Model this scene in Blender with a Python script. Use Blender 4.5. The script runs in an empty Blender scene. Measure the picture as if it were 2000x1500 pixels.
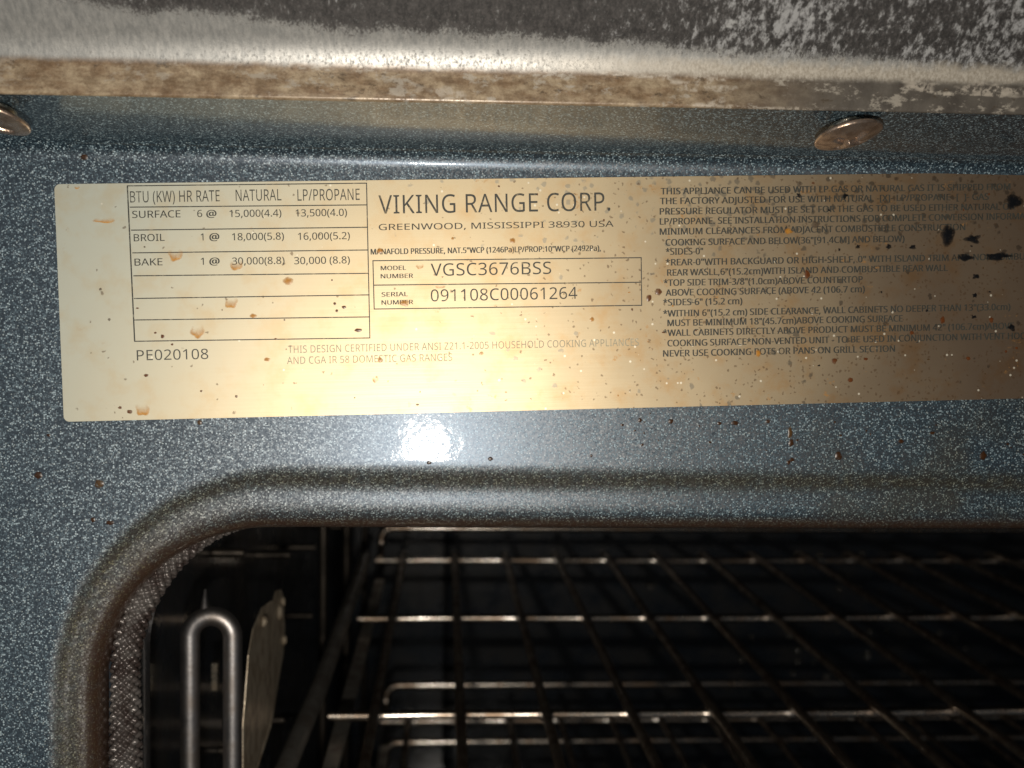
import bpy, bmesh, math, random
from mathutils import Vector, Matrix
random.seed(7)
MM = 0.001
sc = bpy.context.scene
col = sc.collection

# ------------------------------------------------------------------ camera
cd = bpy.data.cameras.new('camera')
cam = bpy.data.objects.new('camera', cd)
col.objects.link(cam)
fw = Vector((0.0591, 1.0, -0.05)).normalized()
rt = fw.cross(Vector((0, 0, 1))).normalized()
up = rt.cross(fw)
ROLL = 0.013
r2 = rt * math.cos(ROLL) + up * math.sin(ROLL)
u2 = up * math.cos(ROLL) - rt * math.sin(ROLL)
m = Matrix((r2, u2, -fw)).transposed().to_4x4()
m.translation = Vector((0, -187, 0)) * MM
cam.matrix_world = m
cd.sensor_width = 36.0
cd.lens = 36.0 * 2200 / 2000
cd.clip_start = 0.005
cd.clip_end = 20.0
cd.dof.use_dof = True
cd.dof.focus_distance = 0.187
cd.dof.aperture_fstop = 26.0
sc.camera = cam

# ------------------------------------------------------------------ world and lamps
w = bpy.data.worlds.new('World')
sc.world = w
w.use_nodes = True
w.node_tree.nodes['Background'].inputs[0].default_value = (0.75, 0.87, 1.0, 1)
w.node_tree.nodes['Background'].inputs[1].default_value = 0.03


def lamp(name, loc, target, sx, sy, power, colr, shape='ELLIPSE', spread=180):
    l = bpy.data.lights.new(name, 'AREA')
    l.shape = shape
    l.size = sx * MM
    l.size_y = sy * MM
    l.energy = power
    l.color = colr
    l.spread = math.radians(spread)
    o = bpy.data.objects.new(name, l)
    col.objects.link(o)
    o.location = Vector(loc) * MM
    d = (Vector(target) - Vector(loc)).normalized()
    o.rotation_euler = d.to_track_quat('-Z', 'Y').to_euler()
    return o


lamp('phone_flash', (-5.2, -187, -41), (-12, 0, -2), 6.2, 3.2, 0.335, (1.0, 0.93, 0.83))
lamp('room_light', (-700, -900, 200), (-20, 0, 0), 1700, 1500, 1.5, (0.86, 0.95, 1.0), 'RECTANGLE')

sc.view_settings.view_transform = 'Standard'
sc.view_settings.look = 'None'
sc.view_settings.exposure = 0.12
sc.view_settings.gamma = 1.0
sc.view_settings.use_curve_mapping = False


# ------------------------------------------------------------------ node helpers
class NT:
    def __init__(s, name):
        s.m = bpy.data.materials.new(name)
        s.m.use_nodes = True
        s.t = s.m.node_tree
        s.p = s.t.nodes['Principled BSDF']
        s.out = s.t.nodes['Material Output']
        s._mm = None

    def n(s, kind, **kw):
        x = s.t.nodes.new(kind)
        for k, v in kw.items():
            setattr(x, k, v)
        return x

    def put(s, sock, v):
        if v is None:
            return
        if hasattr(v, 'is_output'):
            s.t.links.new(v, sock)
        else:
            if sock.type == 'RGBA' and not hasattr(v, '__len__'):
                v = (v, v, v, 1)
            elif sock.type == 'RGBA' and len(v) == 3:
                v = (*v, 1)
            sock.default_value = v

    def mm(s):                      # object coordinates in millimetres
        if s._mm is None:
            tc = s.n('ShaderNodeTexCoord')
            mp = s.n('ShaderNodeMapping')
            mp.inputs['Scale'].default_value = (1000, 1000, 1000)
            s.t.links.new(tc.outputs['Object'], mp.inputs[0])
            s._mm = mp.outputs[0]
        return s._mm

    def warp(s, scale, loc=(0, 0, 0)):
        mp = s.n('ShaderNodeMapping')
        mp.inputs['Scale'].default_value = scale
        mp.inputs['Location'].default_value = loc
        s.t.links.new(s.mm(), mp.inputs[0])
        return mp.outputs[0]

    def noise(s, scale, detail=3, rough=0.55, vec=None, dist=0.0):
        x = s.n('ShaderNodeTexNoise')
        x.inputs['Scale'].default_value = scale
        x.inputs['Detail'].default_value = detail
        x.inputs['Roughness'].default_value = rough
        x.inputs['Distortion'].default_value = dist
        s.t.links.new(vec or s.mm(), x.inputs['Vector'])
        return x.outputs['Fac']

    def vor(s, scale, vec=None, feature='F1', rnd=1.0):
        x = s.n('ShaderNodeTexVoronoi', feature=feature)
        x.inputs['Scale'].default_value = scale
        x.inputs['Randomness'].default_value = rnd
        s.t.links.new(vec or s.mm(), x.inputs['Vector'])
        return x

    def ramp(s, fac, stops, mode='LINEAR'):
        x = s.n('ShaderNodeValToRGB')
        x.color_ramp.interpolation = mode
        e = x.color_ramp.elements
        while len(e) < len(stops):
            e.new(0.5)
        for i, (p, c) in enumerate(stops):
            e[i].position = p
            e[i].color = (c, c, c, 1) if not hasattr(c, '__len__') else (*c, 1)
        s.t.links.new(fac, x.inputs[0])
        return x.outputs[0]

    def mix(s, fac, a, b, mode='MIX'):
        x = s.n('ShaderNodeMix', data_type='RGBA', blend_type=mode)
        s.put(x.inputs[0], fac)
        s.put(x.inputs[6], a)
        s.put(x.inputs[7], b)
        return x.outputs[2]

    def math(s, op, a, b=0.5, c=None, clamp=False):
        x = s.n('ShaderNodeMath', operation=op, use_clamp=clamp)
        s.put(x.inputs[0], a)
        s.put(x.inputs[1], b)
        if c is not None:
            s.put(x.inputs[2], c)
        return x.outputs[0]

    def rng(s, v, a, b, c=0.0, d=1.0):
        x = s.n('ShaderNodeMapRange', interpolation_type='SMOOTHSTEP')
        s.put(x.inputs[0], v)
        for i, q in enumerate((a, b, c, d)):
            x.inputs[i + 1].default_value = q
        return x.outputs[0]

    def sep(s, v):
        x = s.n('ShaderNodeSeparateXYZ')
        s.t.links.new(v, x.inputs[0])
        return x.outputs

    def attr(s, name):
        return s.n('ShaderNodeAttribute', attribute_name=name).outputs

    def bump(s, h, strength, dist_mm):
        x = s.n('ShaderNodeBump')
        x.inputs['Strength'].default_value = strength
        x.inputs['Distance'].default_value = dist_mm * MM
        s.put(x.inputs['Height'], h)
        return x.outputs[0]

    def set(s, **kw):
        for k, v in kw.items():
            s.put(s.p.inputs[k.replace('_', ' ')], v)
        return s.m


# ------------------------------------------------------------------ materials
def porcelain(name, dark=False):
    t = NT(name)
    v1 = t.vor(3.9)
    r = t.sep(v1.outputs['Color'])[0]
    fleck = t.ramp(r, [(0.0, (0.003, 0.007, 0.012)), (0.34, (0.009, 0.020, 0.030)), (0.56, (0.045, 0.076, 0.096)),
                       (0.80, (0.11, 0.165, 0.195)), (1.0, (0.36, 0.46, 0.50))])
    base = (0.007, 0.017, 0.026)
    c = t.mix(t.rng(v1.outputs['Distance'], 0.35, 0.75), fleck, base)
    v2 = t.vor(2.1)
    big = t.math('MULTIPLY', t.rng(t.sep(v2.outputs['Color'])[1], 0.86, 0.9), t.rng(v2.outputs['Distance'], 0.30, 0.17))
    c = t.mix(t.math('MULTIPLY', big, 0.65), c, (0.40, 0.46, 0.45))
    # cooked on grease: thin olive film, stronger to the right and in the crease
    g = t.attr('grime')['Fac']
    x, y, z = t.sep(t.mm())
    film = t.math('MULTIPLY', t.rng(t.noise(0.05, 4), 0.42, 0.68), t.rng(x, 20, 105))
    film = t.math('MULTIPLY', film, t.rng(z, 6, -26))
    n = t.noise(0.55, 4, 0.6)
    gr = t.math('MULTIPLY', g, t.rng(n, 0.2, 0.6, 0.55, 1.0))
    film = t.math('MAXIMUM', t.math('MULTIPLY', film, 0.85), gr)
    c = t.mix(t.math('MULTIPLY', film, 0.9), c, t.mix(0.45, t.mix(1.0, c, (0.75, 0.52, 0.20), 'MULTIPLY'), (0.050, 0.030, 0.010)))
    burn = t.attr('burn')['Fac']
    bm_ = t.math('MULTIPLY', burn, t.rng(t.noise(0.8, 4, 0.65), 0.15, 0.6, 0.6, 1.0))
    c = t.mix(t.math('MULTIPLY', bm_, 0.85), c, (0.045, 0.019, 0.010))
    nm = t.n('ShaderNodeNewGeometry').outputs['Normal']
    vm = t.n('ShaderNodeVectorMath', operation='SUBTRACT')
    t.put(vm.inputs[0], v1.outputs['Color'])
    vm.inputs[1].default_value = (0.5, 0.5, 0.5)
    ms = t.n('ShaderNodeVectorMath', operation='MULTIPLY_ADD')
    t.put(ms.inputs[0], vm.outputs[0])
    ms.inputs[1].default_value = (0.22, 0.22, 0.22)
    t.put(ms.inputs[2], nm)
    nn = t.n('ShaderNodeVectorMath', operation='NORMALIZE')
    t.put(nn.inputs[0], ms.outputs[0])
    peel = t.bump(t.noise(0.7, 3, 0.6), 0.5, 0.05)
    gl = t.n('ShaderNodeBsdfGlossy')            # milky lower lobe of the fired glaze
    gl.inputs['Color'].default_value = (0.55, 0.74, 1.0, 1)
    gl.inputs['Roughness'].default_value = 0.35
    mx = t.n('ShaderNodeMixShader')
    t.put(mx.inputs[0], t.math('MULTIPLY', t.math('SUBTRACT', 1.0, t.math('MULTIPLY', t.math('MAXIMUM', bm_, film), 0.85)), 0.033))
    t.t.links.new(t.p.outputs[0], mx.inputs[1])
    t.t.links.new(gl.outputs[0], mx.inputs[2])
    t.t.links.new(mx.outputs[0], t.out.inputs['Surface'])
    return t.set(Base_Color=c, Roughness=0.45, Normal=nn.outputs[0], Coat_Weight=1.0,
                 Coat_Roughness=t.math('MAXIMUM', t.rng(t.noise(0.12, 4), 0.3, 0.75, 0.03, 0.07), t.rng(z, 28.6, 30.2, 0.0, 0.15)), Coat_Normal=peel,
                 Specular_IOR_Level=0.7)


def dark_enamel():
    t = NT('dark_enamel')
    n = t.noise(0.05, 5, 0.6)
    c = t.mix(t.rng(n, 0.35, 0.7), (0.020, 0.027, 0.037), (0.032, 0.030, 0.028))
    v = t.vor(1.2)
    s = t.math('MULTIPLY', t.rng(t.sep(v.outputs['Color'])[0], 0.88, 0.95), t.rng(v.outputs['Distance'], 0.4, 0.1))
    c = t.mix(t.math('MULTIPLY', s, 0.7), c, (0.16, 0.19, 0.22))
    return t.set(Base_Color=c, Roughness=t.rng(n, 0.3, 0.7, 0.22, 0.5), Coat_Weight=0.7, Coat_Roughness=0.12,
                 Normal=t.bump(t.noise(0.15, 4), 0.4, 0.5))


def scorched_steel():
    """press-formed steel with heat bloom, pale crust and dark oxide"""
    t = NT('scorched_steel')
    x, y, z = t.sep(t.mm())
    lip = t.rng(t.math('ADD', z, t.math('MULTIPLY', t.noise(0.3, 4), 0.8)), 38.5, 37.3)                       # the upright lip below the bend
    streak = t.noise(1.0, 6, 0.7, t.warp((1.5, 0.5, 0.5)))
    grain = t.noise(1.0, 5, 0.75, t.warp((2.6, 1.7, 1.7)))
    cloud = t.noise(0.045, 5, 0.6)
    # dark oxide: sets in from the middle to the right and higher up the sheet
    edge = t.math('ADD', z, t.math('MULTIPLY', x, 0.029))
    edge = t.math('ADD', edge, t.math('MULTIPLY', t.math('SUBTRACT', cloud, 0.5), 3.0))
    edge = t.math('ADD', edge, t.math('MULTIPLY', t.math('SUBTRACT', streak, 0.5), 1.5))
    ox = t.rng(t.math('ADD', edge, t.math('MULTIPLY', t.math('SUBTRACT', t.noise(0.17, 6, 0.7, t.warp((1, 1, 1), (0, 5, 0))), 0.5), 4.0)), 40.7, 43.4)
    ox = t.math('MULTIPLY', ox, t.rng(x, -70, -38))
    flake = t.noise(0.75, 7, 0.74, t.warp((1.5, 0.8, 0.8), (4, 0, 0)))
    ox = t.rng(t.math('ADD', ox, t.math('MULTIPLY', t.math('SUBTRACT', grain, 0.5), 2.6)), 0.05, 0.85)
    clean = t.mix(t.rng(streak, 0.3, 0.7), (0.27, 0.27, 0.26), (0.43, 0.42, 0.395))
    flake2 = t.math('ADD', flake, t.math('MULTIPLY', t.math('SUBTRACT', t.noise(0.07, 3, 0.6, t.warp((1, 1, 1), (0, 0, 9))), 0.5), 0.35))
    flake2 = t.math('ADD', flake2, t.rng(x, -20, 60, -0.10, 0.02))
    oxid = t.mix(t.rng(flake2, 0.50, 0.66), t.mix(t.rng(t.math('ADD', t.math('MULTIPLY', grain, 0.6), t.math('MULTIPLY', flake, 0.4)), .36, .66), (0.010, 0.009, 0.009), (0.085, 0.078, 0.074)),
                 (0.34, 0.34, 0.34))
    c = t.mix(ox, clean, oxid)
    crust = t.rng(t.noise(0.24, 7, 0.74, t.warp((0.9, 1, 1), (9, 3, 0))), 0.60, 0.68)
    crust = t.math('MULTIPLY', crust, t.rng(x, -10, 40))
    c = t.mix(t.math('MULTIPLY', crust, 0.8), c, (0.42, 0.42, 0.41))
    band = t.math('MULTIPLY', t.rng(t.math('ADD', z, t.math('MULTIPLY', t.noise(0.4, 6, 0.75), 3.0)), 42.0, 40.2), t.rng(x, 0, 45, 0, 0.8))
    c = t.mix(band, c, t.mix(t.rng(grain, .35, .65), (0.30, 0.25, 0.185), (0.50, 0.45, 0.37)))
    tan = t.mix(t.rng(t.noise(0.35, 6, 0.7, t.warp((0.6, 1, 1.7))), 0.30, 0.72), (0.185, 0.12, 0.068), (0.40, 0.325, 0.225))
    tan = t.mix(t.rng(z, 36.4, 37.6, 0, 0.7), tan, (0.13, 0.07, 0.03))
    tan = t.mix(t.math('MULTIPLY', t.rng(t.noise(1.1, 5, 0.75, t.warp((0.7, 1, 1.2))), 0.56, 0.62), t.rng(t.noise(0.05, 2), 0.45, 0.6, 0, 0.7)), tan, (0.09, 0.065, 0.04))
    tan = t.mix(0.85, tan, t.mix(t.rng(t.noise(0.85, 7, 0.78, t.warp((0.75, 1, 1), (5, 0, 2))), 0.36, 0.66), (0.6, 0.54, 0.48), (1.2, 1.18, 1.15)), 'MULTIPLY')
    tan = t.mix(t.rng(x, 30, 62), tan, t.mix(t.noise(0.3, 5), (0.03, 0.025, 0.022), (0.17, 0.15, 0.125)))
    scab = t.rng(t.noise(0.28, 7, 0.74, t.warp((0.7, 1, 1.4), (8, 1, 4))), 0.56, 0.63)
    tan = t.mix(t.math('MULTIPLY', scab, t.rng(x, -70, 20, 0.35, 0.8)), tan, (0.40, 0.36, 0.30))
    pit = t.rng(t.noise(0.5, 7, 0.75, t.warp((0.7, 1, 1.3), (2, 6, 4))), 0.59, 0.66)
    tan = t.mix(t.math('MULTIPLY', pit, 0.75), tan, (0.07, 0.05, 0.032))
    rings = t.math('MULTIPLY', t.rng(t.noise(0.9, 5, 0.7), 0.42, 0.55), t.rng(t.math('ABSOLUTE', t.math('SUBTRACT', t.noise(0.11, 3, 0.5, t.warp((0.55, 1, 2.0), (2, 0, 0))), 0.60)), 0.05, 0.004))
    tan = t.mix(t.math('MULTIPLY', rings, t.rng(x, -25, 10, 0, 0.75)), tan, (0.52, 0.46, 0.38))
    c = t.mix(lip, c, tan)
    met = t.math('MULTIPLY', t.math('SUBTRACT', 1.0, t.math('MAXIMUM', t.math('MAXIMUM', ox, band), lip)), 0.42)
    met = t.math('ADD', met, 0.1)
    rough = t.math('ADD', t.math('MULTIPLY', ox, 0.22), t.rng(grain, 0.3, 0.7, 0.40, 0.54))
    rough = t.math('SUBTRACT', rough, t.math('MULTIPLY', lip, 0.14))
    h = t.math('ADD', t.math('MULTIPLY', grain, t.rng(lip, 0, 1, 0.5, 0.1)), t.math('MULTIPLY', flake, t.math('MULTIPLY', ox, 1.2)))
    return t.set(Base_Color=c, Metallic=met, Roughness=rough, Normal=t.bump(h, 0.28, 0.12))


def label_foil():
    t = NT('label_foil')
    x, y, z = t.sep(t.mm())                            # label plane: x right, y up, origin at its upper left corner
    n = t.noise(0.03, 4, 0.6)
    # heat yellowing in the middle, much darker brown towards the right end
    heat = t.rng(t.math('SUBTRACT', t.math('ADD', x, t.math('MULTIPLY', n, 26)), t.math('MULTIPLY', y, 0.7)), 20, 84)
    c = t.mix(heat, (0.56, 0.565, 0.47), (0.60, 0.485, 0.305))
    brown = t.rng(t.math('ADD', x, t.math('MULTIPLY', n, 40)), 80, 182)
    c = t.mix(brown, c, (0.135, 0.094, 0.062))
    mott = t.noise(0.16, 5, 0.62)
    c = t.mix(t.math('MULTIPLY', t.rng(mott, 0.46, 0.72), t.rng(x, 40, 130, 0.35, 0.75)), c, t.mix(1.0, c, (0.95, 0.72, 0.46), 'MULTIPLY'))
    # fly-speck grease dots, dense along the upper right
    wv = t.n('ShaderNodeVectorMath', operation='ADD')
    nz = t.n('ShaderNodeTexNoise')
    nz.inputs['Scale'].default_value = 1.1
    t.t.links.new(t.mm(), nz.inputs['Vector'])
    t.put(wv.inputs[0], nz.outputs['Color'])
    t.put(wv.inputs[1], t.mm())
    v = t.vor(0.78, wv.outputs[0])
    dens = t.math('MULTIPLY', t.rng(x, 45, 115, 0, 0.66), t.rng(y, -16, -1, 0.06, 1.0))
    dot = t.math('MULTIPLY', t.math('LESS_THAN', t.sep(v.outputs['Color'])[0], dens),
                 t.rng(v.outputs['Distance'], 0.44, 0.24))
    tone = t.mix(t.rng(x, 70, 140), (0.36, 0.32, 0.24), (0.05, 0.035, 0.022))
    c = t.mix(t.math('MULTIPLY', dot, 0.75), c, tone)
    v3 = t.vor(1.5, wv.outputs[0])
    dens3 = t.rng(x, 50, 150, 0.02, 0.45)
    d3 = t.math('MULTIPLY', t.math('LESS_THAN', t.sep(v3.outputs['Color'])[0], dens3), t.rng(v3.outputs['Distance'], 0.4, 0.18))
    c = t.mix(t.math('MULTIPLY', d3, 0.6), c, (0.10, 0.055, 0.025))
    v4 = t.vor(0.8, t.warp((1, 1, 1), (11, 17, 0)))
    d4 = t.math('MULTIPLY', t.math('LESS_THAN', t.sep(v4.outputs['Color'])[1], t.rng(x, 30, 130, 0.03, 0.16)), t.rng(v4.outputs['Distance'], 0.2, 0.1))
    c = t.mix(t.math('MULTIPLY', d4, 0.8), c, (0.80, 0.74, 0.60))
    rust = t.math('MULTIPLY', t.rng(t.noise(0.35, 5, 0.7, t.warp((1, 1, 1), (3, 8, 1))), 0.64, 0.72), t.rng(x, 10, 110, 0.15, 0.7))
    c = t.mix(rust, c, (0.42, 0.21, 0.06))
    brush = t.noise(1.0, 3, 0.6, t.warp((0.06, 5.0, 1)))
    rough = t.math('ADD', t.rng(brush, 0.3, 0.7, 0.47, 0.50), t.math('MULTIPLY', brown, 0.1))
    h = t.math('ADD', t.math('MULTIPLY', mott, 0.6), t.math('ADD', dot, t.math('ADD', d3, d4)))
    h = t.math('ADD', h, t.math('MULTIPLY', n, 7.0))
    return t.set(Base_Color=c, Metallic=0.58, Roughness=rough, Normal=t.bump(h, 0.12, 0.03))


def ink(name, colr, wear):
    t = NT(name)
    n = t.noise(0.9, 4, 0.7)
    n2 = t.noise(0.12, 3, 0.6)
    a = t.rng(t.math('ADD', n, t.math('MULTIPLY', n2, 0.5)), 0.72 + wear, 0.92 + wear, 1.0, 0.45)
    return t.set(Base_Color=colr, Roughness=0.55, Alpha=a)


def stain_mat(name):
    t = NT(name)
    a = t.attr('stain')
    n = t.noise(1.6, 4, 0.65)
    al = t.math('MULTIPLY', a['Alpha'], t.rng(n, 0.25, 0.55, 0.45, 1.0))
    c = t.mix(t.rng(n, 0.3, 0.75, 0, 0.6), a['Color'], t.mix(1.0, a['Color'], (0.45, 0.32, 0.25), 'MULTIPLY'))
    return t.set(Base_Color=c, Roughness=0.3, Alpha=al, Specular_IOR_Level=0.4)


def tarnished(name, c1, c2, r1, r2, met=1.0, scale=0.25, bumpy=0.3, coat=0.0):
    t = NT(name)
    n = t.noise(scale, 5, 0.65)
    f = t.noise(1.4, 3, 0.6)
    c = t.mix(t.rng(n, 0.38, 0.66), c1, c2)
    return t.set(Base_Color=c, Metallic=met, Roughness=t.rng(t.math('ADD', n, t.math('MULTIPLY', f, 0.3)), 0.4, 0.95, r1, r2),
                 Normal=t.bump(f, bumpy, 0.1), Coat_Weight=coat, Coat_Roughness=0.12, Coat_IOR=2.3)


def gasket_mat():
    t = NT('woven_gasket')
    n = t.noise(0.18, 4, 0.6)
    f = t.noise(3.0, 3, 0.6)
    c = t.mix(t.rng(n, 0.35, 0.7), (0.042, 0.028, 0.024), (0.155, 0.14, 0.13))
    c = t.mix(t.rng(f, 0.55, 0.75, 0, 0.5), c, (0.24, 0.24, 0.24))
    return t.set(Base_Color=c, Roughness=0.22, Metallic=0.35, Normal=t.bump(f, 0.5, 0.15))


M = dict(
    porcelain=porcelain('speckled_porcelain'),
    enamel=dark_enamel(),
    steel=scorched_steel(),
    foil=label_foil(),
    ink=ink('label_ink', (0.038, 0.038, 0.030), 0.02),
    ink_soft=ink('label_ink_rubbed', (0.055, 0.055, 0.045), 0.04),
    ink_faint=ink('label_ink_faded', (0.36, 0.33, 0.23), 0.0),
    stain=stain_mat('dried_grease'),
    screw=tarnished('screw_bronze', (0.70, 0.54, 0.43), (0.36, 0.25, 0.18), 0.22, 0.45, 0.9, 0.7, 0.5),
    washer=tarnished('washer_steel', (0.62, 0.56, 0.46), (0.36, 0.30, 0.22), 0.2, 0.4),
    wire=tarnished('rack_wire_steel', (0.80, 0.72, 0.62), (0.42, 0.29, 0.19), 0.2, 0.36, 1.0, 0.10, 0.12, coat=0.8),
    long_wire=tarnished('shaded_wire_steel', (0.34, 0.28, 0.22), (0.15, 0.10, 0.07), 0.32, 0.5, 0.95, 0.14),  # darker copy of the rack steel: shade on front-to-back wires put into the colour
    droplet=tarnished('baked_droplet', (0.16, 0.14, 0.11), (0.10, 0.08, 0.05), 0.12, 0.3, 0.2, 0.2, 0.1, coat=1.0),
    rail=tarnished('rack_rail_steel', (0.42, 0.40, 0.36), (0.24, 0.21, 0.18), 0.35, 0.6, 0.75, 0.12),
    dark_rail=tarnished('dark_rod_steel', (0.10, 0.085, 0.07), (0.04, 0.035, 0.03), 0.4, 0.6, 0.9, 0.12),  # much darker steel for the uprights and wall pegs
    guide=tarnished('guide_rod_steel', (0.56, 0.54, 0.54), (0.34, 0.30, 0.27), 0.36, 0.52, 1.0, 0.15),
    plate=tarnished('bracket_steel', (0.90, 0.78, 0.60), (0.48, 0.37, 0.25), 0.3, 0.5, 0.6, 0.2, 1.0),
    gasket=gasket_mat(),
)


# ------------------------------------------------------------------ mesh helpers (all lengths in millimetres)
class MB:
    def __init__(s):
        s.v, s.f, s.a = [], [], {}

    def add(s, p):
        s.v.append((p[0] * MM, p[1] * MM, p[2] * MM))
        return len(s.v) - 1

    def grid(s, rows, cu=False, cv=False):
        base = len(s.v)
        n = len(rows[0])
        for r in rows:
            for p in r:
                s.add(p)
        R = len(rows)
        for i in range(R if cu else R - 1):
            for j in range(n if cv else n - 1):
                a, b = i, (i + 1) % R
                c, d = j, (j + 1) % n
                s.f.append((base + a * n + c, base + a * n + d, base + b * n + d, base + b * n + c))
        return base

    def poly(s, pts):
        s.f.append(tuple(s.add(p) for p in pts))

    def tube(s, pts, r, n=12, cap=True, rad=None):
        pts = [Vector(p) for p in pts]
        rows = []
        prev = None
        for i, p in enumerate(pts):
            d = (pts[min(i + 1, len(pts) - 1)] - pts[max(i - 1, 0)]).normalized()
            if prev is None:
                a = Vector((0, 0, 1)) if abs(d.z) < 0.9 else Vector((1, 0, 0))
                u = d.cross(a).normalized()
            else:
                u = (prev - d * prev.dot(d)).normalized()
            prev = u
            v = d.cross(u)
            rr = rad[i] if rad else r
            rows.append([p + (u * math.cos(2 * math.pi * k / n) + v * math.sin(2 * math.pi * k / n)) * rr for k in range(n)])
        b = s.grid(rows, cv=True)
        if cap:
            s.f.append(tuple(s.add(p) for p in rows[0])[::-1])     # own vertices, so the end stays crisp
            s.f.append(tuple(s.add(p) for p in rows[-1]))

    def box(s, c, h):
        x, y, z = c
        a, b, d = h
        i = [s.add((x + a * p, y + b * q, z + d * r)) for p in (-1, 1) for q in (-1, 1) for r in (-1, 1)]
        for f in ((0, 1, 3, 2), (4, 6, 7, 5), (0, 4, 5, 1), (2, 3, 7, 6), (0, 2, 6, 4), (1, 5, 7, 3)):
            s.f.append(tuple(i[k] for k in f))

    def lathe(s, prof, origin, axis, n=48):
        ax = Vector(axis).normalized()
        u = ax.cross(Vector((1, 0, 0.2))).normalized()
        v = ax.cross(u)
        o = Vector(origin)
        rows = [[o + ax * h + (u * math.cos(2 * math.pi * k / n) + v * math.sin(2 * math.pi * k / n)) * r for k in range(n)]
                for r, h in prof]
        s.grid(rows, cv=True)

    def build(s, name, mat, parent=None, smooth=True, origin=(0, 0, 0)):
        me = bpy.data.meshes.new(name)
        me.from_pydata(s.v, [], s.f)
        bm = bmesh.new()
        bm.from_mesh(me)
        bmesh.ops.recalc_face_normals(bm, faces=bm.faces)
        bm.to_mesh(me)
        bm.free()
        me.materials.append(mat)
        if smooth:
            me.polygons.foreach_set('use_smooth', [True] * len(me.polygons))
        for k, vals in s.a.items():
            if hasattr(vals[0], '__len__'):
                at = me.color_attributes.new(k, 'FLOAT_COLOR', 'POINT')
                at.data.foreach_set('color', [q for c in vals for q in c])
            else:
                at = me.attributes.new(k, 'FLOAT', 'POINT')
                at.data.foreach_set('value', vals)
        o = bpy.data.objects.new(name, me)
        col.objects.link(o)
        if parent:
            o.parent = parent
        return o


def thing(name, label, cat, loc=(0, 0, 0), group=None):
    o = bpy.data.objects.new(name, None)
    o.empty_display_size = 0.02
    o.location = Vector(loc) * MM
    o['label'] = label
    o['category'] = cat
    if group:
        o['group'] = group
    col.objects.link(o)
    return o


def arc(c, r, a0, a1, n):
    return [(c[0] + r * math.cos(math.radians(a0 + (a1 - a0) * i / n)), c[1] + r * math.sin(math.radians(a0 + (a1 - a0) * i / n)))
            for i in range(n + 1)]


def rrect(x0, x1, z0, z1, r, nc=28, ns=60):
    """closed rounded rectangle, clockwise from the lower left, same point count for any size"""
    p = []
    def seg(a, b):
        for i in range(ns):
            t = i / ns
            p.append((a[0] + (b[0] - a[0]) * t, a[1] + (b[1] - a[1]) * t))
    seg((x0, z0 + r), (x0, z1 - r))
    p.extend(arc((x0 + r, z1 - r), r, 180, 90, nc)[:-1])
    seg((x0 + r, z1), (x1 - r, z1))
    p.extend(arc((x1 - r, z1 - r), r, 90, 0, nc)[:-1])
    seg((x1, z1 - r), (x1, z0 + r))
    p.extend(arc((x1 - r, z0 + r), r, 0, -90, nc)[:-1])
    seg((x1 - r, z0), (x0 + r, z0))
    p.extend(arc((x0 + r, z0 + r), r, 270, 180, nc)[:-1])
    return p


# ------------------------------------------------------------------ the oven: front frame
X0, X1 = -170.0, 760.0
oven = thing('gas_oven', 'speckled blue-grey enamelled oven, door opening dark, foil rating label stuck above it',
             'oven', (0, 0, -400))
oven_inv = Vector((0, 0, 400)) * MM


def part(mb, name, mat, parent=None, **kw):
    o = mb.build(name, mat, parent or oven, **kw)
    if parent is None:
        o.location = oven_inv          # the Empty stands at the oven's base, the meshes keep front-plane coordinates
    return o


OUT = dict(x0=-63.6, x1=640.0, z0=-390.0, z1=-25.0, r=37.0)      # crease
INN = dict(x0=-57.4, x1=634.0, z0=-384.0, z1=-34.5, r=28.0)      # rolled edge


def ring(t, y):
    q = {k: OUT[k] + (INN[k] - OUT[k]) * t for k in OUT}
    return [(x, y, z) for x, z in rrect(q['x0'], q['x1'], q['z0'], q['z1'], q['r'])]


mb = MB()
# t, depth, grime, burn
prof = [(-0.30, 0.0, 0, 0), (-0.22, 0.0, 0.1, 0), (-0.14, 0.06, 0.35, 0), (-0.06, 0.26, 0.75, 0.0), (0.04, 0.62, 0.95, 0.05), (0.13, 0.98, 0.9, 0.05),
        (0.22, 1.20, 0.6, 0), (0.30, 1.29, 0.25, 0), (0.40, 1.31, 0.1, 0), (0.50, 1.34, 0.0, 0), (0.60, 1.42, 0.0, 0.0), (0.68, 1.60, 0.1, 0.05),
        (0.75, 1.90, 0.55, 0.3), (0.82, 2.35, 0.9, 0.65), (0.89, 3.0, 1.0, 0.9), (0.945, 3.8, 0.9, 0.95), (0.98, 4.8, 1, 1), (1.0, 6.0, 1, 1),
        (1.0, 8.0, 1, 1)]
rows = [ring(t, y) for t, y, _, _ in prof]
n = len(rows[0])
ztop, zbot = 25.4, -470.0
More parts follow.
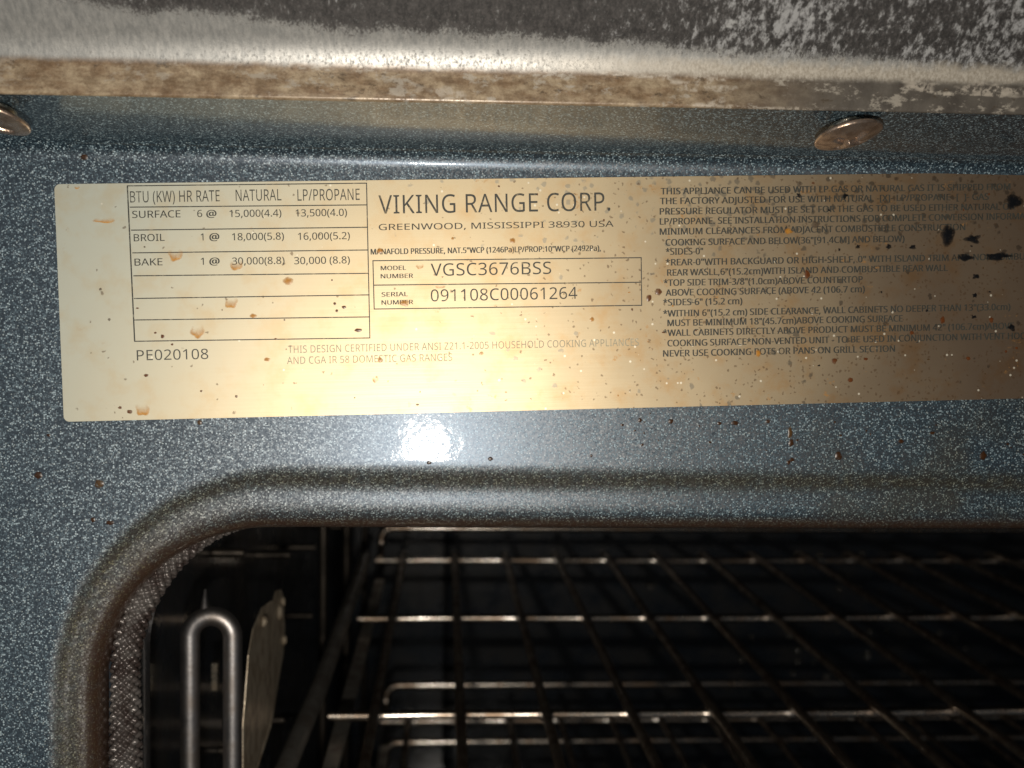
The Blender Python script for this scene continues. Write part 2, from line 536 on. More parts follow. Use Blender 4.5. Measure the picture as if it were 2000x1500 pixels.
# flat face out to the bend: a sheet between the crease and a rectangle
def outer(p):
    x, z = p[0], p[2]
    cx, cz = (OUT['x0'] + OUT['x1']) / 2, (OUT['z0'] + OUT['z1']) / 2
    return (x, z)
first = rows[0]
rectx0, rectx1 = X0, X1
orow = []
ns, nc = 60, 28
for i, p in enumerate(first):
    k = i % (ns + nc)
    side = i // (ns + nc)
    x, z = p[0], p[2]
    if k < ns:
        q = [(rectx0, z), (x, ztop), (rectx1, z), (x, zbot)][side]
    else:
        f = (k - ns) / nc
        sx = [rectx0, rectx1, rectx1, rectx0][side]
        sz = [ztop, ztop, zbot, zbot][side]
        if side in (0, 2):
            q = (sx, z + (sz - z) * min(1, 2 * f)) if f <= .5 else (sx + (x - sx) * (2 * f - 1), sz)
        else:
            q = (x + (sx - x) * min(1, 2 * f), sz) if f <= .5 else (sx, sz + (z - sz) * (2 * f - 1))
    orow.append((q[0], 0.0, q[1]))
mid = [tuple(a + (b - a) * 0.06 for a, b in zip(p, q)) for p, q in zip(first, orow)]
rows = [orow, mid] + rows
mb.grid(rows, cv=True)
g = [0.0] * (2 * n)
b = [0.0] * (2 * n)
for t, y, gg, bb in prof:
    for i in range(n):
        # the burnt halo is broad down the left side and round the corner, narrow along the top
        if i < ns + 14 or i > n - nc:
            k = 1.0
        elif i < ns + nc + 8:
            k = 1.0 - (i - ns - 14) / (nc - 14 + 8)
        else:
            k = 0.0
        halo = max(0.0, min(1.0, (t + 0.12) / 0.2))
        g.append(max(gg * 0.9, k * halo))
        b.append(max(bb * (0.9 + 0.1 * k), k * max(0.0, min(1.0, (t - 0.35) / 0.45)) * 0.8))
# bend and overhanging flange above
fl = [(0.0, ztop), (0.0, ztop + 0.5)]
fl += [(-3.4 + 3.4 * math.cos(a), ztop + 0.5 + 3.4 * math.sin(a)) for a in [math.radians(q) for q in (8, 16, 24, 32, 40, 48, 56, 64, 71, 78)]]
e = fl[-1]
dy, dz = -math.sin(math.radians(78)), math.cos(math.radians(78))
for s in (0.4, 6, 12, 16.9, 17.3):
    fl.append((e[0] + dy * s, e[1] + dz * s))
FL0, FLD = Vector((0, e[0], e[1])), Vector((0, dy, dz))
xs = [X0 + (X1 - X0) * i / 60 for i in range(61)]
lift = lambda x: (x + 50) * 0.0045            # the strip and the flange's front edge rise a little to the right
mb.grid([[(x, y, z + (lift(x) if kk >= len(fl) - 2 else 0)) for x in xs] for kk, (y, z) in enumerate(fl)])
k = len(fl) * len(xs)
g += [0.0] * k
b += [0.0] * k
mb.a = {'grime': g, 'burn': b}
frame = part(mb, 'front_frame', M['porcelain'])


def blobs(items, to3d, name, parent, dome=0.25, seed=3):
    """irregular dried drops, each a thin dome with its own tone, thinner at the rim"""
    rnd = random.Random(seed)
    for (cx, cy, rx, ry, kind) in items:
        N = 20
        ph = [rnd.uniform(0, 6.28) for _ in range(4)]
        am = [rnd.uniform(0.03, 0.15) for _ in range(4)]
        m_ = MB()
        cols = []
        tone, al, hh = PAL[kind]
        ids = []
        for q, rr in enumerate((0.0, 0.45, 0.78, 1.0)):
            row = []
            for kk in range(N if q else 1):
                a = 2 * math.pi * kk / N
                rad = 1 + (2.2 if kind == 4 else 1.0) * sum(am[j] * math.sin((j + 2) * a + ph[j]) for j in range(4)) * 0.6
                x = cx + rx * rr * rad * math.cos(a)
                y = cy + ry * rr * rad * math.sin(a)
                row.append(m_.add(to3d(x, y, 0.03 + dome * min(rx, ry) * (1 - rr * rr) * hh)))
                drip = 1.0 if kind != 1 else (0.45 - 0.55 * math.sin(a) if q else 0.6)
                cols.append((*tone, max(0.0, al[q] * drip)))
            ids.append(row)
        for kk in range(N):
            k2 = (kk + 1) % N
            m_.f.append((ids[0][0], ids[1][kk], ids[1][k2]))
            for q in (1, 2):
                m_.f.append((ids[q][kk], ids[q + 1][kk], ids[q + 1][k2], ids[q][k2]))
        m_.a = {'stain': cols}
        m_.build(name, M['stain'], parent)


PAL = {0: ((0.70, 0.31, 0.035), (0.85, 0.7, 0.4, 0.0), 0.6),
       1: ((0.80, 0.36, 0.03), (0.30, 0.42, 0.80, 0.0), 0.4),
       2: ((0.16, 0.05, 0.012), (0.95, 0.9, 0.7, 0.0), 0.8),
       3: ((0.16, 0.12, 0.08), (0.7, 0.75, 0.5, 0.0), 0.6),
       4: ((0.006, 0.007, 0.009), (1.0, 0.95, 0.6, 0.0), 0.5),
       5: ((0.055, 0.022, 0.006), (1.0, 0.95, 0.8, 0.0), 0.9),
       6: ((0.11, 0.055, 0.012), (0.9, 0.8, 0.6, 0.0), 0.9)}
spots = [(-66.16, -25.02, 0.68, 0.68), (-56.42, -26.4, 0.77, 0.85), (-57.44, -32.31, 0.43, 0.43), (-54.72, -32.81, 0.68, 0.43), (-40.21, -16.18, 0.43, 0.51),
         (-58.49, 27.0, 0.77, 1.0), (-64.48, -18.46, 0.34, 0.26), (37.87, -15.37, 0.51, 0.43), (46.16, -15.65, 0.43, 0.34), (48.79, -15.55, 0.68, 0.43),
         (54.48, -15.24, 0.43, 0.34), (58.31, -17.12, 0.43, 1.19), (58.53, -18.86, 0.51, 0.68), (58.7, -21.74, 0.51, 0.34), (58.19, -22.2, 0.34, 0.4),
         (66.76, -21.04, 0.68, 0.77), (24.54, -21.25, 0.26, 0.26), (77.59, -18.47, 0.51, 0.43), (29.64, -16.04, 0.34, 0.26), (32.63, -15.2, 0.34, 0.43),
         (92.01, -20.83, 0.68, 0.77), (-2.6, -22.6, 0.42, 0.36), (7.6, -21.9, 0.5, 0.36), (83.0, -17.0, 0.5, 0.3)]
spots = [(*s, 6 if i in (1, 11, 4) else 5) for i, s in enumerate(spots)]
rnd = random.Random(11)
for i in range(26):
    spots.append((rnd.uniform(25, 118), rnd.uniform(-22, -14), rnd.uniform(.12, .3), rnd.uniform(.12, .3), 5))
blobs(spots, lambda x, z, h: (x, -h, z), 'burnt_spot', frame)

# ------------------------------------------------------------------ woven gasket inside the opening
GP = [Vector((x, 0, z)) for x, z in rrect(-54.7, 631.0, -381.0, -31.2, 29.0, 60, 40)]
gp, run = [], 0.0
for i, p in enumerate(GP):
    q = GP[(i + 1) % len(GP)]
    L = (q - p).length
    s = 0.0
    while s < L:
        c = p + (q - p) * (s / L)
        if not gp or (c - gp[-1][0]).length > 0.05:
            gp.append((c, run + s))
        fine = c.x < 30 and c.z > -125
        s += 0.2 if fine else 3.0
    run += L
mb = MB()
rows = []
NA = 72
for i, (p, sd) in enumerate(gp):
    d = (gp[(i + 1) % len(gp)][0] - gp[i - 1][0]).normalized()
    nrm = Vector((-d.z, 0, d.x))
    row = []
    for kk in range(NA):
        a = 2 * math.pi * kk / NA
        br = abs(math.sin(4 * a + sd * 1.75 + 0.5 * math.sin(sd * 0.37)) * math.sin(4 * a - sd * 1.75 + 0.4 * math.sin(sd * 0.53)))
        r = (1.95 + 0.12 * math.sin(sd * 0.21)) * (1 + 0.42 * br ** 0.6)
        row.append((p.x + nrm.x * r * math.cos(a), 8.4 + 1.25 * r * math.sin(a), p.z + nrm.z * r * math.cos(a)))
    rows.append(row)
mb.grid(rows, cu=True, cv=True)
part(mb, 'door_gasket', M['gasket'])

# ------------------------------------------------------------------ oven cavity
CAV = dict(x0=-67.0, x1=644.0, z0=-330.0, z1=-26.0, r=16.0)
mb = MB()
th = [(0.0, 7.6), (0.06, 8.2), (0.3, 10.0), (0.34, 12.5), (0.36, 20.0), (0.2, 21.2)]
TIN = dict(x0=-54.0, x1=630.0, z0=-330.0, z1=-34.8, r=25.0)
rows = []
for off, y in ((-3.2, 7.4), (-1.6, 9.0), (-0.2, 12.5), (0.0, 14.0), (0.0, 22.0), (-0.4, 23.2)):
    rows.append([(x, y, z) for x, z in rrect(TIN['x0'] + off, TIN['x1'] - off, TIN['z0'] + off, TIN['z1'] - off, TIN['r'] - off)])
rows.append([(x, 23.6, z) for x, z in rrect(CAV['x0'], CAV['x1'], CAV['z0'], CAV['z1'], CAV['r'])])
mb.grid(rows, cv=True)
part(mb, 'opening_throat', M['enamel'])
mb = MB()
rows = []
for y in (23.8, 24.4, 120, 250, 400, 520):
    rows.append([(x, y, z) for x, z in rrect(CAV['x0'], CAV['x1'], CAV['z0'], CAV['z1'], CAV['r'])])
for kk in range(1, 7):
    a = math.radians(15 * kk)
    ins = 12 * (1 - math.cos(a))
    rows.append([(x, 541 + 12 * math.sin(a), z) for x, z in rrect(CAV['x0'] + ins, CAV['x1'] - ins, CAV['z0'] + ins, CAV['z1'] - ins, CAV['r'])])
ins = 12.6
rows.append([(x, 553, z) for x, z in rrect(CAV['x0'] + ins, CAV['x1'] - ins, CAV['z0'] + ins, CAV['z1'] - ins, CAV['r'])])
base = mb.grid(rows, cv=True)
last = base + (len(rows) - 1) * len(rows[0])
mb.f.append(tuple(last + i for i in range(len(rows[0]))))
part(mb, 'cavity_wall', M['enamel'])
# embossed back baffle with louvre ribs
mb = MB()
bx0, bx1, bz0, bz1 = 0.0, 520.0, -300.0, -60.0
mb.grid([[(x, y, z) for x, z in rrect(bx0 + i_, bx1 - i_, bz0 + i_, bz1 - i_, 14)] for i_, y in ((0, 552.9), (0, 546), (1.2, 543.4), (3.5, 542), (8, 541.6))], cv=True)
b0 = len(mb.v)
pl_ = rrect(bx0 + 8, bx1 - 8, bz0 + 8, bz1 - 8, 14)
mb.f.append(tuple(mb.add((x, 541.6, z)) for x, z in pl_))
mb_b = mb
# grease droplets dried on the baffle
baffle = part(mb_b, 'back_baffle', M['enamel'])
rnd = random.Random(5)
for c_ in ((215, -205), (268, -196), (322, -205), (260, -160), (245, -225), (335, -230), (140, -190)):
    for q in range(7):
        cx, cz = c_[0] + rnd.gauss(0, 14), c_[1] + rnd.gauss(0, 12)
        r = rnd.uniform(1.2, 2.6)
        mb = MB()
        mb.lathe([(0.01, 0.75 * r), (0.35 * r, 0.68 * r), (0.65 * r, 0.48 * r), (0.9 * r, 0.2 * r), (r, -0.1)], (cx, 541.4, cz), (0, -1, 0), 12)
        mb.build('grease_droplet', M['droplet'], baffle)

# ------------------------------------------------------------------ scorched steel strip over the frame
tip = FL0 + FLD * 17.3
y0, z0 = tip.y - 0.5, tip.z - 0.35
pf = [(y0 + 1.6, z0 + 0.75), (y0 + 0.35, z0 + 0.08), (y0, z0), (y0 - 0.25, z0 + 0.15), (y0 - 0.32, z0 + 0.5), (y0 - 0.32, z0 + 2.0), (y0 - 0.32, z0 + 3.1)]
cy, cz, R = y0 - 0.32 - 8, z0 + 3.1, 8.0
for q in (4, 8, 12, 16, 20, 24, 28, 32, 36, 40, 43):
    a = math.radians(q)
    pf.append((cy + R * math.cos(a), cz + R * math.sin(a)))
e = pf[-1]
ty, tz = -math.sin(math.radians(43)), math.cos(math.radians(43))
for s in (0.3, 4, 10, 18, 30, 46):
    pf.append((e[0] + ty * s, e[1] + tz * s))
rnd = random.Random(2)
xs = [X0 + (X1 - X0) * i / 240 for i in range(241)]
wob = [0.12 * math.sin(x * 0.045) + 0.07 * math.sin(x * 0.13 + 1) for x in xs]
mb = MB()
mb.grid([[(x, y + wob[i] * min(1, kk / 4), z + wob[i] * 0.4 * (kk > 1) + lift(x)) for i, x in enumerate(xs)] for kk, (y, z) in enumerate(pf)])
st = part(mb, 'steel_trim', M['steel'])
st['label'] = 'scorched bare steel strip with pale crust and dark oxide'

# ------------------------------------------------------------------ screws in the flange
nrm = Vector((0, FLD.z, -FLD.y)).normalized()
if nrm.z > 0:
    nrm = -nrm
tilt = Vector((0.16, -0.10, 0))


def screw(x, s, lean):
    c = FL0 + FLD * s
    c.x = x
    ax = (nrm + Vector(lean)).normalized()
    wsh = MB()
    wsh.lathe([(1.5, -0.6), (2.0, -0.3), (2.75, 0.0), (2.95, 0.35), (2.9, 0.7), (2.3, 1.0), (1.9, 1.3)], c, ax)
    hd = MB()
    u = ax.cross(Vector((1, 0, 0))).normalized()
    v = ax.cross(u)
    rows = []
    def dome(r):
        return 2.05 + 1.15 * (1 - (r / 5.15) ** 2)
    for r, hh in ((1.9, 0.9), (2.0, 1.1), (4.5, 1.3), (5.0, 1.45), (5.2, 1.7), (5.15, 2.05)):
        rows.append([c + ax * hh + (u * math.cos(a) + v * math.sin(a)) * r for a in [2 * math.pi * q / 96 for q in range(96)]])
    for q in range(1, 27):
        r = 5.15 * (1 - q / 27)
        row = []
        for kk in range(96):
            a = 2 * math.pi * kk / 96
            px, py = r * math.cos(a + 0.5), r * math.sin(a + 0.5)
            arm = min(abs(px), abs(py))
            far = max(abs(px), abs(py))
            cut = max(0.0, min(1.0, (0.75 - arm) / 0.25)) * max(0.0, min(1.0, (3.1 - far) / 0.4))
            row.append(c + ax * (dome(r) - 0.9 * cut) + (u * math.cos(a) + v * math.sin(a)) * r)
        rows.append(row)
    hd.grid(rows, cv=True)
    o = part(hd, 'screw', M['screw'])
    wsh.build('washer', M['washer'], o)
    return o


screw(-66.6, 11.6, (-0.22, -0.02, 0))
screw(61.0, 13.0, (0.17, -0.04, 0))
screw(203.0, 7.4, (0.1, -0.05, 0))

# ------------------------------------------------------------------ rating label with its printing
lab = MB()
LW, LH, LR = 186.0, 38.4, 0.9        # foil on a thin backing
outl = []
for cx, cy, a0 in ((LW - LR, -LR, 0), (LR, -LR, 90), (LR, -LH + LR, 180), (LW - LR, -LH + LR, 270)):
    outl += arc((cx, cy), LR, a0, a0 + 90, 6)
f0 = [lab.add((x, y, 0.14)) for x, y in outl]
lab.f.append(tuple(f0))
lab.grid([[(x, y, 0.14) for x, y in outl], [(x, y, -0.02) for x, y in outl]], cv=True)
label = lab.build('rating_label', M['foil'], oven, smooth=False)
label['label'] = 'foil rating label printed with rates, maker, serial number and clearances'
ROT = Matrix.Rotation(math.radians(90), 4, 'X') @ Matrix.Rotation(0.033, 4, 'Z')
ROT.translation = Vector((-63.25, -0.02, 22.14 + 400)) * MM
label.matrix_local = ROT

FONT_W = {0: 0.0, 1: 0.012, 2: 0.045, 4: 0.0}
TEXT = [
    ('rates', 'BTU (KW) HR RATE', 11.93, -3.1, 14.33, 1.81, 0),
    ('rates', 'NATURAL', 28.82, -3.08, 7.35, 1.82, 0),
    ('rates', 'LP/PROPANE', 38.77, -3.17, 10.1, 1.83, 0),
    ('rates', 'SURFACE', 12.17, -5.59, 7.69, 1.14, 1),
    ('rates', '6', 22.56, -5.59, 0.78, 1.14, 1),
    ('rates', '@', 24.04, -5.62, 1.56, 1.16, 2),
    ('rates', '15,000(4.4)', 27.74, -5.67, 8.34, 1.14, 1),
    ('rates', '13,500(4.0)', 38.4, -5.73, 8.31, 1.15, 1),
    ('rates', 'BROIL', 12.28, -9.35, 4.91, 1.14, 1),
    ('rates', '1', 23.01, -9.38, 0.41, 1.14, 1),
    ('rates', '@', 24.41, -9.38, 1.52, 1.16, 2),
    ('rates', '18,000(5.8)', 28.03, -9.44, 8.35, 1.15, 1),
    ('rates', '16,000(5.2)', 38.67, -9.53, 8.41, 1.15, 1),
    ('rates', 'BAKE', 12.26, -13.29, 4.45, 1.14, 1),
    ('rates', '1', 22.88, -13.33, 0.46, 1.15, 1),
    ('rates', '@', 24.28, -13.34, 1.57, 1.16, 2),
    ('rates', '30,000(8.8)', 27.91, -13.39, 8.44, 1.15, 1),
    ('rates', '30,000 (8.8)', 37.93, -13.48, 9.04, 1.15, 1),
    ('code', 'PE020108', 12.06, -28.67, 11.49, 1.67, 0),
    ('cert', 'THIS DESIGN CERTIFIED UNDER ANSI Z21.1-2005 HOUSEHOLD COOKING APPLIANCES', 36.5, -27.98, 58.08, 1.18, 4),
    ('cert', 'AND CGA IR 58 DOMESTIC GAS RANGES', 36.27, -29.81, 27.13, 1.18, 4),
    ('maker', 'VIKING RANGE CORP.', 51.9, -5.47, 38.24, 3.0, 0),
    ('maker', 'GREENWOOD, MISSISSIPPI 38930 USA', 51.84, -8.15, 38.78, 1.0, 1),
    ('press', 'MANAFOLD PRESSURE, NAT.5"WCP (1246Pa)LP/PROP.10"WCP (2492Pa),', 50.44, -12.11, 37.97, 0.92, 2),
    ('numb', 'MODEL', 52.0, -14.71, 4.11, 0.71, 2),
    ('numb', 'NUMBER', 51.96, -16.04, 5.29, 0.71, 2),
    ('numb', 'SERIAL', 52.02, -19.03, 4.29, 0.71, 2),
    ('numb', 'NUMBER', 51.99, -20.36, 5.16, 0.72, 2),
    ('numb', 'VGSC3676BSS', 60.18, -15.78, 19.92, 2.02, 0),
    ('numb', '091108C00061264', 60.08, -19.96, 24.3, 1.94, 0),
    ('notice', 'THIS APPLIANCE CAN BE USED WITH LP GAS OR NATURAL GAS IT IS SHIPPED FROM', 98.64, -2.95, 59.68, 1.07, 2),
    ('notice', 'THE FACTORY ADJUSTED FOR USE WITH NATURAL -[X]- LP/PROPANE -[  ]- GAS', 98.49, -4.57, 56.09, 1.07, 2),
    ('notice', 'PRESSURE REGULATOR MUST BE SET FOR THE GAS TO BE USED EITHER NATURAL OR', 98.43, -6.28, 60.7, 1.07, 2),
    ('notice', 'LP/PROPANE. SEE INSTALLATION INSTRUCTIONS FOR COMPLETE CONVERSION INFORMATION', 98.41, -7.94, 66.0, 1.07, 2),
    ('notice', 'MINIMUM CLEARANCES FROM ADJACENT COMBUSTIBLE CONSTRUCTION', 98.38, -9.62, 52.11, 1.07, 2),
    ('notice', 'COOKING SURFACE AND BELOW(36"[91.4CM] AND BELOW)', 99.34, -11.43, 40.65, 1.07, 2),
    ('notice', '*SIDES-0"', 99.32, -12.95, 6.28, 1.07, 2),
    ('notice', '*REAR-0"WITH BACKGUARD OR HIGH-SHELF, 0" WITH ISLAND TRIM AND NONCOMBUSTIBLE', 99.3, -14.74, 66.49, 1.07, 2),
    ('notice', 'REAR WASLL,6"(15.2cm)WITH ISLAND AND COMBUSTIBLE REAR WALL', 99.54, -16.44, 47.93, 1.07, 2),
    ('notice', '*TOP SIDE TRIM-3/8"(1.0cm)ABOVE COUNTERTOP', 98.91, -18.13, 33.86, 1.07, 2),
    ('notice', 'ABOVE COOKING SURFACE (ABOVE 42 (106.7 cm)', 99.24, -19.77, 33.88, 1.08, 2),
    ('notice', '*SIDES-6" (15.2 cm)', 98.78, -21.39, 13.37, 1.08, 2),
    ('notice', '*WITHIN 6"(15.2 cm) SIDE CLEARANCE, WALL CABINETS NO DEEPER THAN 13"(33.0cm)', 98.76, -23.24, 59.62, 1.08, 2),
    ('notice', 'MUST BE MINIMUM 18"(45.7cm)ABOVE COOKING SURFACE', 99.48, -24.84, 40.17, 1.08, 2),
    ('notice', '*WALL CABINETS DIRECTLY ABOVE PRODUCT MUST BE MINIMUM 42" (106.7cm)ABOVE', 98.71, -26.49, 60.3, 1.08, 2),
    ('notice', 'COOKING SURFACE*NON-VENTED UNIT - TO BE USED IN CONJUNCTION WITH VENT HOOD', 99.44, -28.22, 62.82, 1.08, 2),
    ('notice', 'NEVER USE COOKING POTS OR PANS ON GRILL SECTION', 98.67, -29.93, 39.63, 1.08, 2),
]
LINES = [
    (11.57, -0.42, 50.03, -0.47) ,
    (11.91, -3.84, 49.97, -4.0) ,
    (11.97, -7.54, 50.0, -7.64) ,
    (12.04, -11.21, 49.99, -11.35) ,
    (12.07, -14.92, 49.89, -15.17) ,
    (12.02, -18.59, 49.96, -18.7) ,
    (11.89, -22.08, 49.95, -22.32) ,
    (11.81, -25.54, 49.91, -25.78) ,
    (11.57, -0.42, 11.81, -25.54) ,
    (50.03, -0.47, 49.91, -25.78) ,
    (50.74, -13.12, 95.18, -13.35) ,
    (50.84, -17.12, 95.07, -17.43) ,
    (50.74, -21.04, 95.15, -21.27) ,
    (50.74, -13.12, 50.74, -21.04) ,
    (95.18, -13.35, 95.15, -21.27) ,
]
INK = {'rates': ('rates_print', 'ink'), 'code': ('code_print', 'ink_soft'), 'cert': ('certification_print', 'ink_faint'),
       'maker': ('maker_print', 'ink'), 'press': ('pressure_print', 'ink'), 'numb': ('number_print', 'ink'),
       'notice': ('notice_print', 'ink')}


FONT = None
try:                                   # the sans face that ships inside Blender; its built-in face otherwise
    import os
    FONT = bpy.data.fonts.load(os.path.join(bpy.utils.system_resource('DATAFILES'), 'fonts', 'NotoSansMath-Regular.woff2'))
except Exception:
    FONT = None


def text_mesh(s, weight):
    c = bpy.data.curves.new('t', 'FONT')
    c.body = s
    c.size = 1.0
    if FONT:
        c.font = FONT
    c.offset = 0.0
    c.resolution_u = 4
    if weight < 0.01:
        c.space_character = 1.02
    o = bpy.data.objects.new('t', c)
    col.objects.link(o)
    dg = bpy.context.evaluated_depsgraph_get()
    dg.update()
    me = bpy.data.meshes.new_from_object(o.evaluated_get(dg))
    vs = [tuple(v.co) for v in me.vertices]
    fs = [tuple(p.vertices) for p in me.polygons]
    bpy.data.objects.remove(o)
    bpy.data.curves.remove(c)
    bpy.data.meshes.remove(me)
    return vs, fs


hv, _ = text_mesh('H', 0)
CAP = max(v[1] for v in hv)
prints = {k: MB() for k in INK}
for grp, s, x, y, wd, cap, wt in TEXT:
    vs, fs = text_mesh(s, FONT_W[wt])
    a, b_ = min(v[0] for v in vs), max(v[0] for v in vs)
    sx, sy = wd / (b_ - a), cap / CAP
    pm = prints[grp]
    base = len(pm.v)
    bold = FONT_W[wt] * sy
    for q, off in enumerate((0.0,) if bold == 0 else (-0.5, 0.5)):
        base = len(pm.v)
        for v in vs:
            pm.add((x + (v[0] - a) * sx + off * bold, y + v[1] * sy, 0.155 + 0.003 * q))
        pm.f += [tuple(base + i for i in f) for f in fs]
for grp, (nm, ik) in INK.items():
    prints[grp].build(nm, M[ik], label, smooth=False)
rl = MB()
for i, (xa, ya, xb, yb) in enumerate(LINES):
    hw = 0.085 if i not in (8,) else 0.11
    d = Vector((xb - xa, yb - ya, 0)).normalized()
    px, py = -d.y * hw, d.x * hw
    zz = 0.150 if abs(d.x) > 0.5 else 0.1535
    e_ = hw if abs(d.x) > .5 else 0
    rl.poly([(xa - d.x * e_ + px, ya + py, zz), (xb + d.x * e_ + px, yb + py, zz), (xb + d.x * e_ - px, yb - py, zz), (xa - d.x * e_ - px, ya - py, zz)])
rl.build('ruled_line', M['ink'], label, smooth=False)
STAINS = [(3.58, -0.54, 0.43, 0.34, 1),(7.68, -5.86, 1.88, 0.51, 1),(18.83, -11.57, 1.2, 1.2, 1),(28.56, -13.39, 1.11, 1.03, 1),(36.85, -16.2, 0.86, 0.77, 0),(27.54, -19.46, 1.11, 1.11, 1),(21.94, -24.03, 1.2, 1.28, 1),(12.67, -36.65, 1.2, 1.2, 1),(6.68, -17.0, 0.26, 0.26, 3),(7.89, -21.92, 0.26, 0.26, 3),(13.45, -31.13, 0.43, 0.26, 2),(10.6, -37.01, 0.51, 0.34, 2),(9.07, -36.31, 0.34, 0.26, 2),(16.31, -24.84, 0.34, 0.34, 2),(15.18, -24.23, 0.26, 0.17, 2),(48.05, -24.47, 0.68, 0.34, 2),(44.32, -20.03, 0.26, 0.26, 2),(45.81, -20.64, 0.43, 0.26, 2),(44.62, -21.21, 0.26, 0.26, 2),(27.87, -34.91, 0.26, 0.26, 2),(34.56, -25.63, 0.26, 0.17, 2),(63.89, -9.69, 0.26, 0.26, 0),(73.78, -10.18, 0.51, 0.51, 0),(86.77, -23.46, 0.43, 0.43, 0),(96.38, -20.07, 0.51, 0.6, 2),(98.03, -19.07, 0.6, 0.6, 2),(55.72, -20.16, 0.86, 0.6, 0),(51.91, -11.52, 0.6, 0.51, 0),(58.4, -14.14, 0.68, 0.51, 1),(158.94, -4.94, 1.37, 1.45, 4),(147.47, -10.47, 1.45, 1.71, 4),(151.83, -11.14, 1.28, 0.86, 4),(156.11, -14.15, 2.39, 0.68, 4),(150.49, -14.23, 1.37, 0.68, 4),(124.65, -8.32, 0.68, 0.68, 3),(120.1, -9.36, 0.77, 0.51, 0),(123.28, -16.61, 0.51, 0.77, 2),(121.97, -3.42, 0.43, 0.43, 4),(129.84, -3.61, 0.43, 0.51, 4),(137.29, -12.2, 0.51, 0.43, 4),(141.44, -12.35, 0.6, 0.43, 4),(132.0, -12.12, 0.43, 0.34, 4),(152.37, -17.46, 0.6, 0.51, 4),(152.19, -20.66, 0.43, 0.43, 4),(152.02, -24.31, 0.43, 0.34, 4),(133.25, -31.05, 0.43, 0.26, 2),(127.86, -31.28, 0.51, 0.51, 2),(151.05, -31.34, 0.43, 0.34, 2),(114.78, -29.7, 0.51, 0.68, 0),(33.05, -28.96, 0.6, 0.34, 0),(51.45, -29.44, 0.43, 0.51, 0),(50.61, -32.56, 0.51, 0.68, 1),(68.22, -28.7, 0.43, 0.34, 0),(61.69, -17.57, 0.86, 0.34, 1),(31.03, -21.78, 0.6, 0.43, 0),(130.58, -34.55, 0.51, 0.43, 2),(141.24, -26.79, 0.43, 0.34, 2),(146.58, -24.72, 0.43, 0.68, 2),(155.06, -24.89, 0.43, 0.51, 2),(158.65, -26.27, 0.68, 0.6, 4)]
rnd = random.Random(21)
for i in range(38):
    x = 160 - 150 * rnd.random() ** 1.6
    STAINS.append((x, rnd.uniform(-37.5, -1), rnd.uniform(.1, .3), rnd.uniform(.1, .28), rnd.choice((0, 2, 2, 3)) if x < 110 else rnd.choice((2, 4, 2, 6))))
blobs(STAINS, lambda x, y, h: (x, y, 0.14 + h), 'grease_stain', label, 0.2, 9)

# ------------------------------------------------------------------ oven racks
def make_rack():
    root = thing('oven_rack', '', 'oven rack', (0, 148, -117), 'wire racks inside the oven')
    # wires that run front to back lie on the cross bars
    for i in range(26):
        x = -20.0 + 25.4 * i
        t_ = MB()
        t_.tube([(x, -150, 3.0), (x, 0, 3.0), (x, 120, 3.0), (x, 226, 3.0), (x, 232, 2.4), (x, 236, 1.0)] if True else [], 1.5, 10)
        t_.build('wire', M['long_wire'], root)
    for y in (-120, 0, 113, 226):
        t_ = MB()
        bx, br_ = [], []                       # the bar swells a little at each weld
        for q in range(26):
            c_ = -20.0 + 25.4 * q
            for o_, e_ in ((-12.6, 0), (-2.6, 0), (-1.6, 0.12), (-0.6, 0.42), (0.6, 0.42), (1.6, 0.12), (2.6, 0)):
                bx.append((c_ + o_, y + 0.15 * math.sin(q * 1.7 + y), 0.1 * math.sin(q * 0.9 + y)))
                br_.append(1.55 + e_)
        t_.tube([(-34, y, 0)] + bx + [(627, y, 0)], 1.55, 12, True, [1.5] + br_ + [1.5])
        t_.build('crossbar', M['wire'], root)
    # raised back stop
    pts = [(-32, 226, 0), (-32, 238, 2), (-32.0, 240, 7)]
    pts += [(-32 + 6 - 6 * math.cos(math.radians(a)), 240, 8 + 6 * math.sin(math.radians(a))) for a in range(0, 91, 15)]
    pts += [(x, 240, 14) for x in range(-10, 615, 30)]
    pts += [(619 + 6 * math.sin(math.radians(a)), 240, 8 + 6 * math.cos(math.radians(a))) for a in range(0, 91, 15)]
    pts += [(625, 240, 7), (625, 238, 2), (625, 226, 0)]
    t_ = MB()
    t_.tube(pts, 1.9, 12)
    t_.build('back_stop', M['wire'], root)
    for sx in (-1, 1):
        cx = 296.5
        t_ = MB()
        X_ = lambda q: cx + sx * q
        t_.tube([(X_(345), -150, -4), (X_(342), -90, -3), (X_(338), -40, -0.8), (X_(336.2), 30, 0), (X_(336), 120, 0), (X_(336), 236, 0)], 2.8, 14)
        t_.build('side_rail', M['rail'], root)
        t_ = MB()
        t_.box((X_(327.5), 60, -7), (2.2, 150, 1.0))
        t_.build('glide_strip', M['rail'], root, smooth=False)
    return root


def copy_tree(o, parent=None):
    c = o.copy()
    col.objects.link(c)
    if parent:
        c.parent = parent
    for ch in o.children:
        copy_tree(ch, c)
    return c


rack = make_rack()
rack['label'] = 'topmost wire rack, level with the upper part of the steel side loop'
for z, lb in ((-199, 'second wire rack down, seen through the gaps of the topmost rack'),
              (-229, 'lowest wire rack, glinting close beneath the second rack')):
    c = copy_tree(rack)
    c.location = Vector((3, 148, z)) * MM
    c['label'] = lb

# ------------------------------------------------------------------ side rack guide hung on the left wall
gd = thing('rack_guide', 'bent steel rod loop with a scorched flat bracket hung on the left oven wall', 'rack guide', (-51, 63, -320))
GI = Vector((51, -63, 320)) * MM


def gpart(mb_, nm, mt, **kw):
    o = mb_.build(nm, mt, gd, **kw)
    o.location = GI
    return o


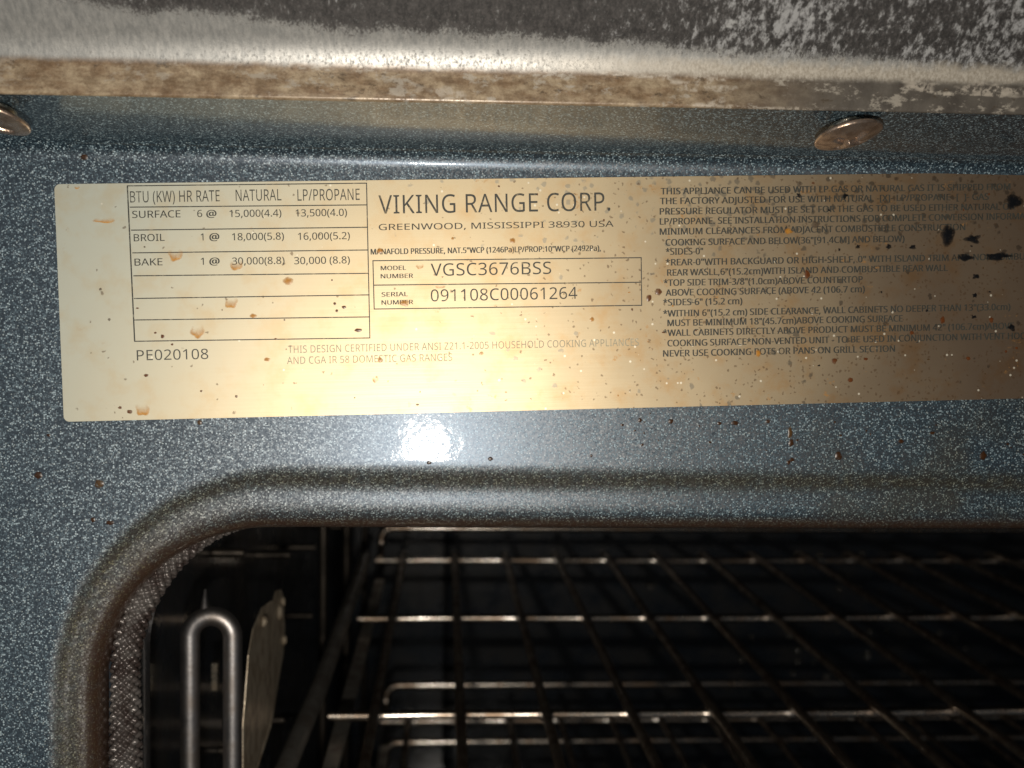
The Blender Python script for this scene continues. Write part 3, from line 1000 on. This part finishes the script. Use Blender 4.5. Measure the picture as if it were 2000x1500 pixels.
Y = 63.0
xl, xr, zt = -55.9, -46.6, -64.6
mb = MB()
rr = (xr - xl) / 2
pts = [(xl, Y, -318), (xl, Y, -200), (xl, Y, -120), (xl, Y, zt - rr)]
pts += [(xl + rr - rr * math.cos(math.radians(a)), Y, zt - rr + rr * math.sin(math.radians(a))) for a in range(10, 171, 10)]
pts += [(xr, Y, zt - rr), (xr, Y, -120), (xr, Y, -200), (xr, Y, -318)]
mb.tube(pts, 2.1, 20)
gpart(mb, 'front_loop', M['guide'])
mb = MB()                                            # small pointed hook above the loop
mb.tube([(-52.6, Y, zt + 0.5), (-52.8, Y + 0.5, zt + 2.5), (-53.0, Y + 2, zt + 5.5)], 1, 10, True, [1.3, 0.8, 0.25])
gpart(mb, 'hook', M['guide'])
for x, y, r in ((-50.0, 281, 1.9), (-50.0, 392, 2.1), (-47.0, 480, 1.8)):
    mb = MB()
    mb.tube([(x, y, -318), (x, y, -150), (x, y, -34)], r, 12)
    gpart(mb, 'upright', M['dark_rail'])
for y, z, L in ((140, -66, 9), (215, -82, 12), (285, -93, 13), (285, -122, 12), (395, -104, 14), (210, -140, 11), (150, -128, 9), (300, -170, 12), (160, -160, 9)):
    mb = MB()
    mb.tube([(-66.8, y, z), (-66.8 + L, y, z)], 1.3, 10)
    gpart(mb, 'peg', M['dark_rail'])
# flat bracket, standing front to back
mb = MB()
out = [(70, -75.5), (78, -71.5), (92, -70.0), (103, -71.0), (109, -72.5), (116, -71.5), (124, -73.0), (128.5, -77), (128.0, -81), (129, -86), (127, -92), (122, -97.0), (116, -101), (104, -104), (90, -107.5), (77, -108.5), (69, -112), (64.5, -114), (64.5, -90)]
mb.f.append(tuple([mb.add((-44.6 + 0.35 * math.sin(y * .2), y, z)) for y, z in out]))
b0 = len(mb.v)
mb.grid([[(-44.6 + 0.35 * math.sin(y * .2), y, z) for y, z in out], [(-44.85 + 0.35 * math.sin(y * .2), y, z) for y, z in out]], cv=True)
mb.f.append(tuple([mb.add((-44.85 + 0.35 * math.sin(y * .2), y, z)) for y, z in out]))
for y, z, r in ((119, -78, 2.4), (124, -76.5, 1.6), (127, -88, 1.5), (72, -105, 1.8), (92, -73.5, 1.5)):
    mb.lathe([(0.01, 1.1), (r * .6, 0.95), (r, 0.1)], (-44.6, y, z), (1, 0, 0), 14)
gpart(mb, 'bracket', M['plate'], smooth=False)
mb = MB()
mb.box((-58.8, 105, -91.0), (0.7, 1.4, 3.6))
gpart(mb, 'wall_clip', M['washer'], smooth=False)
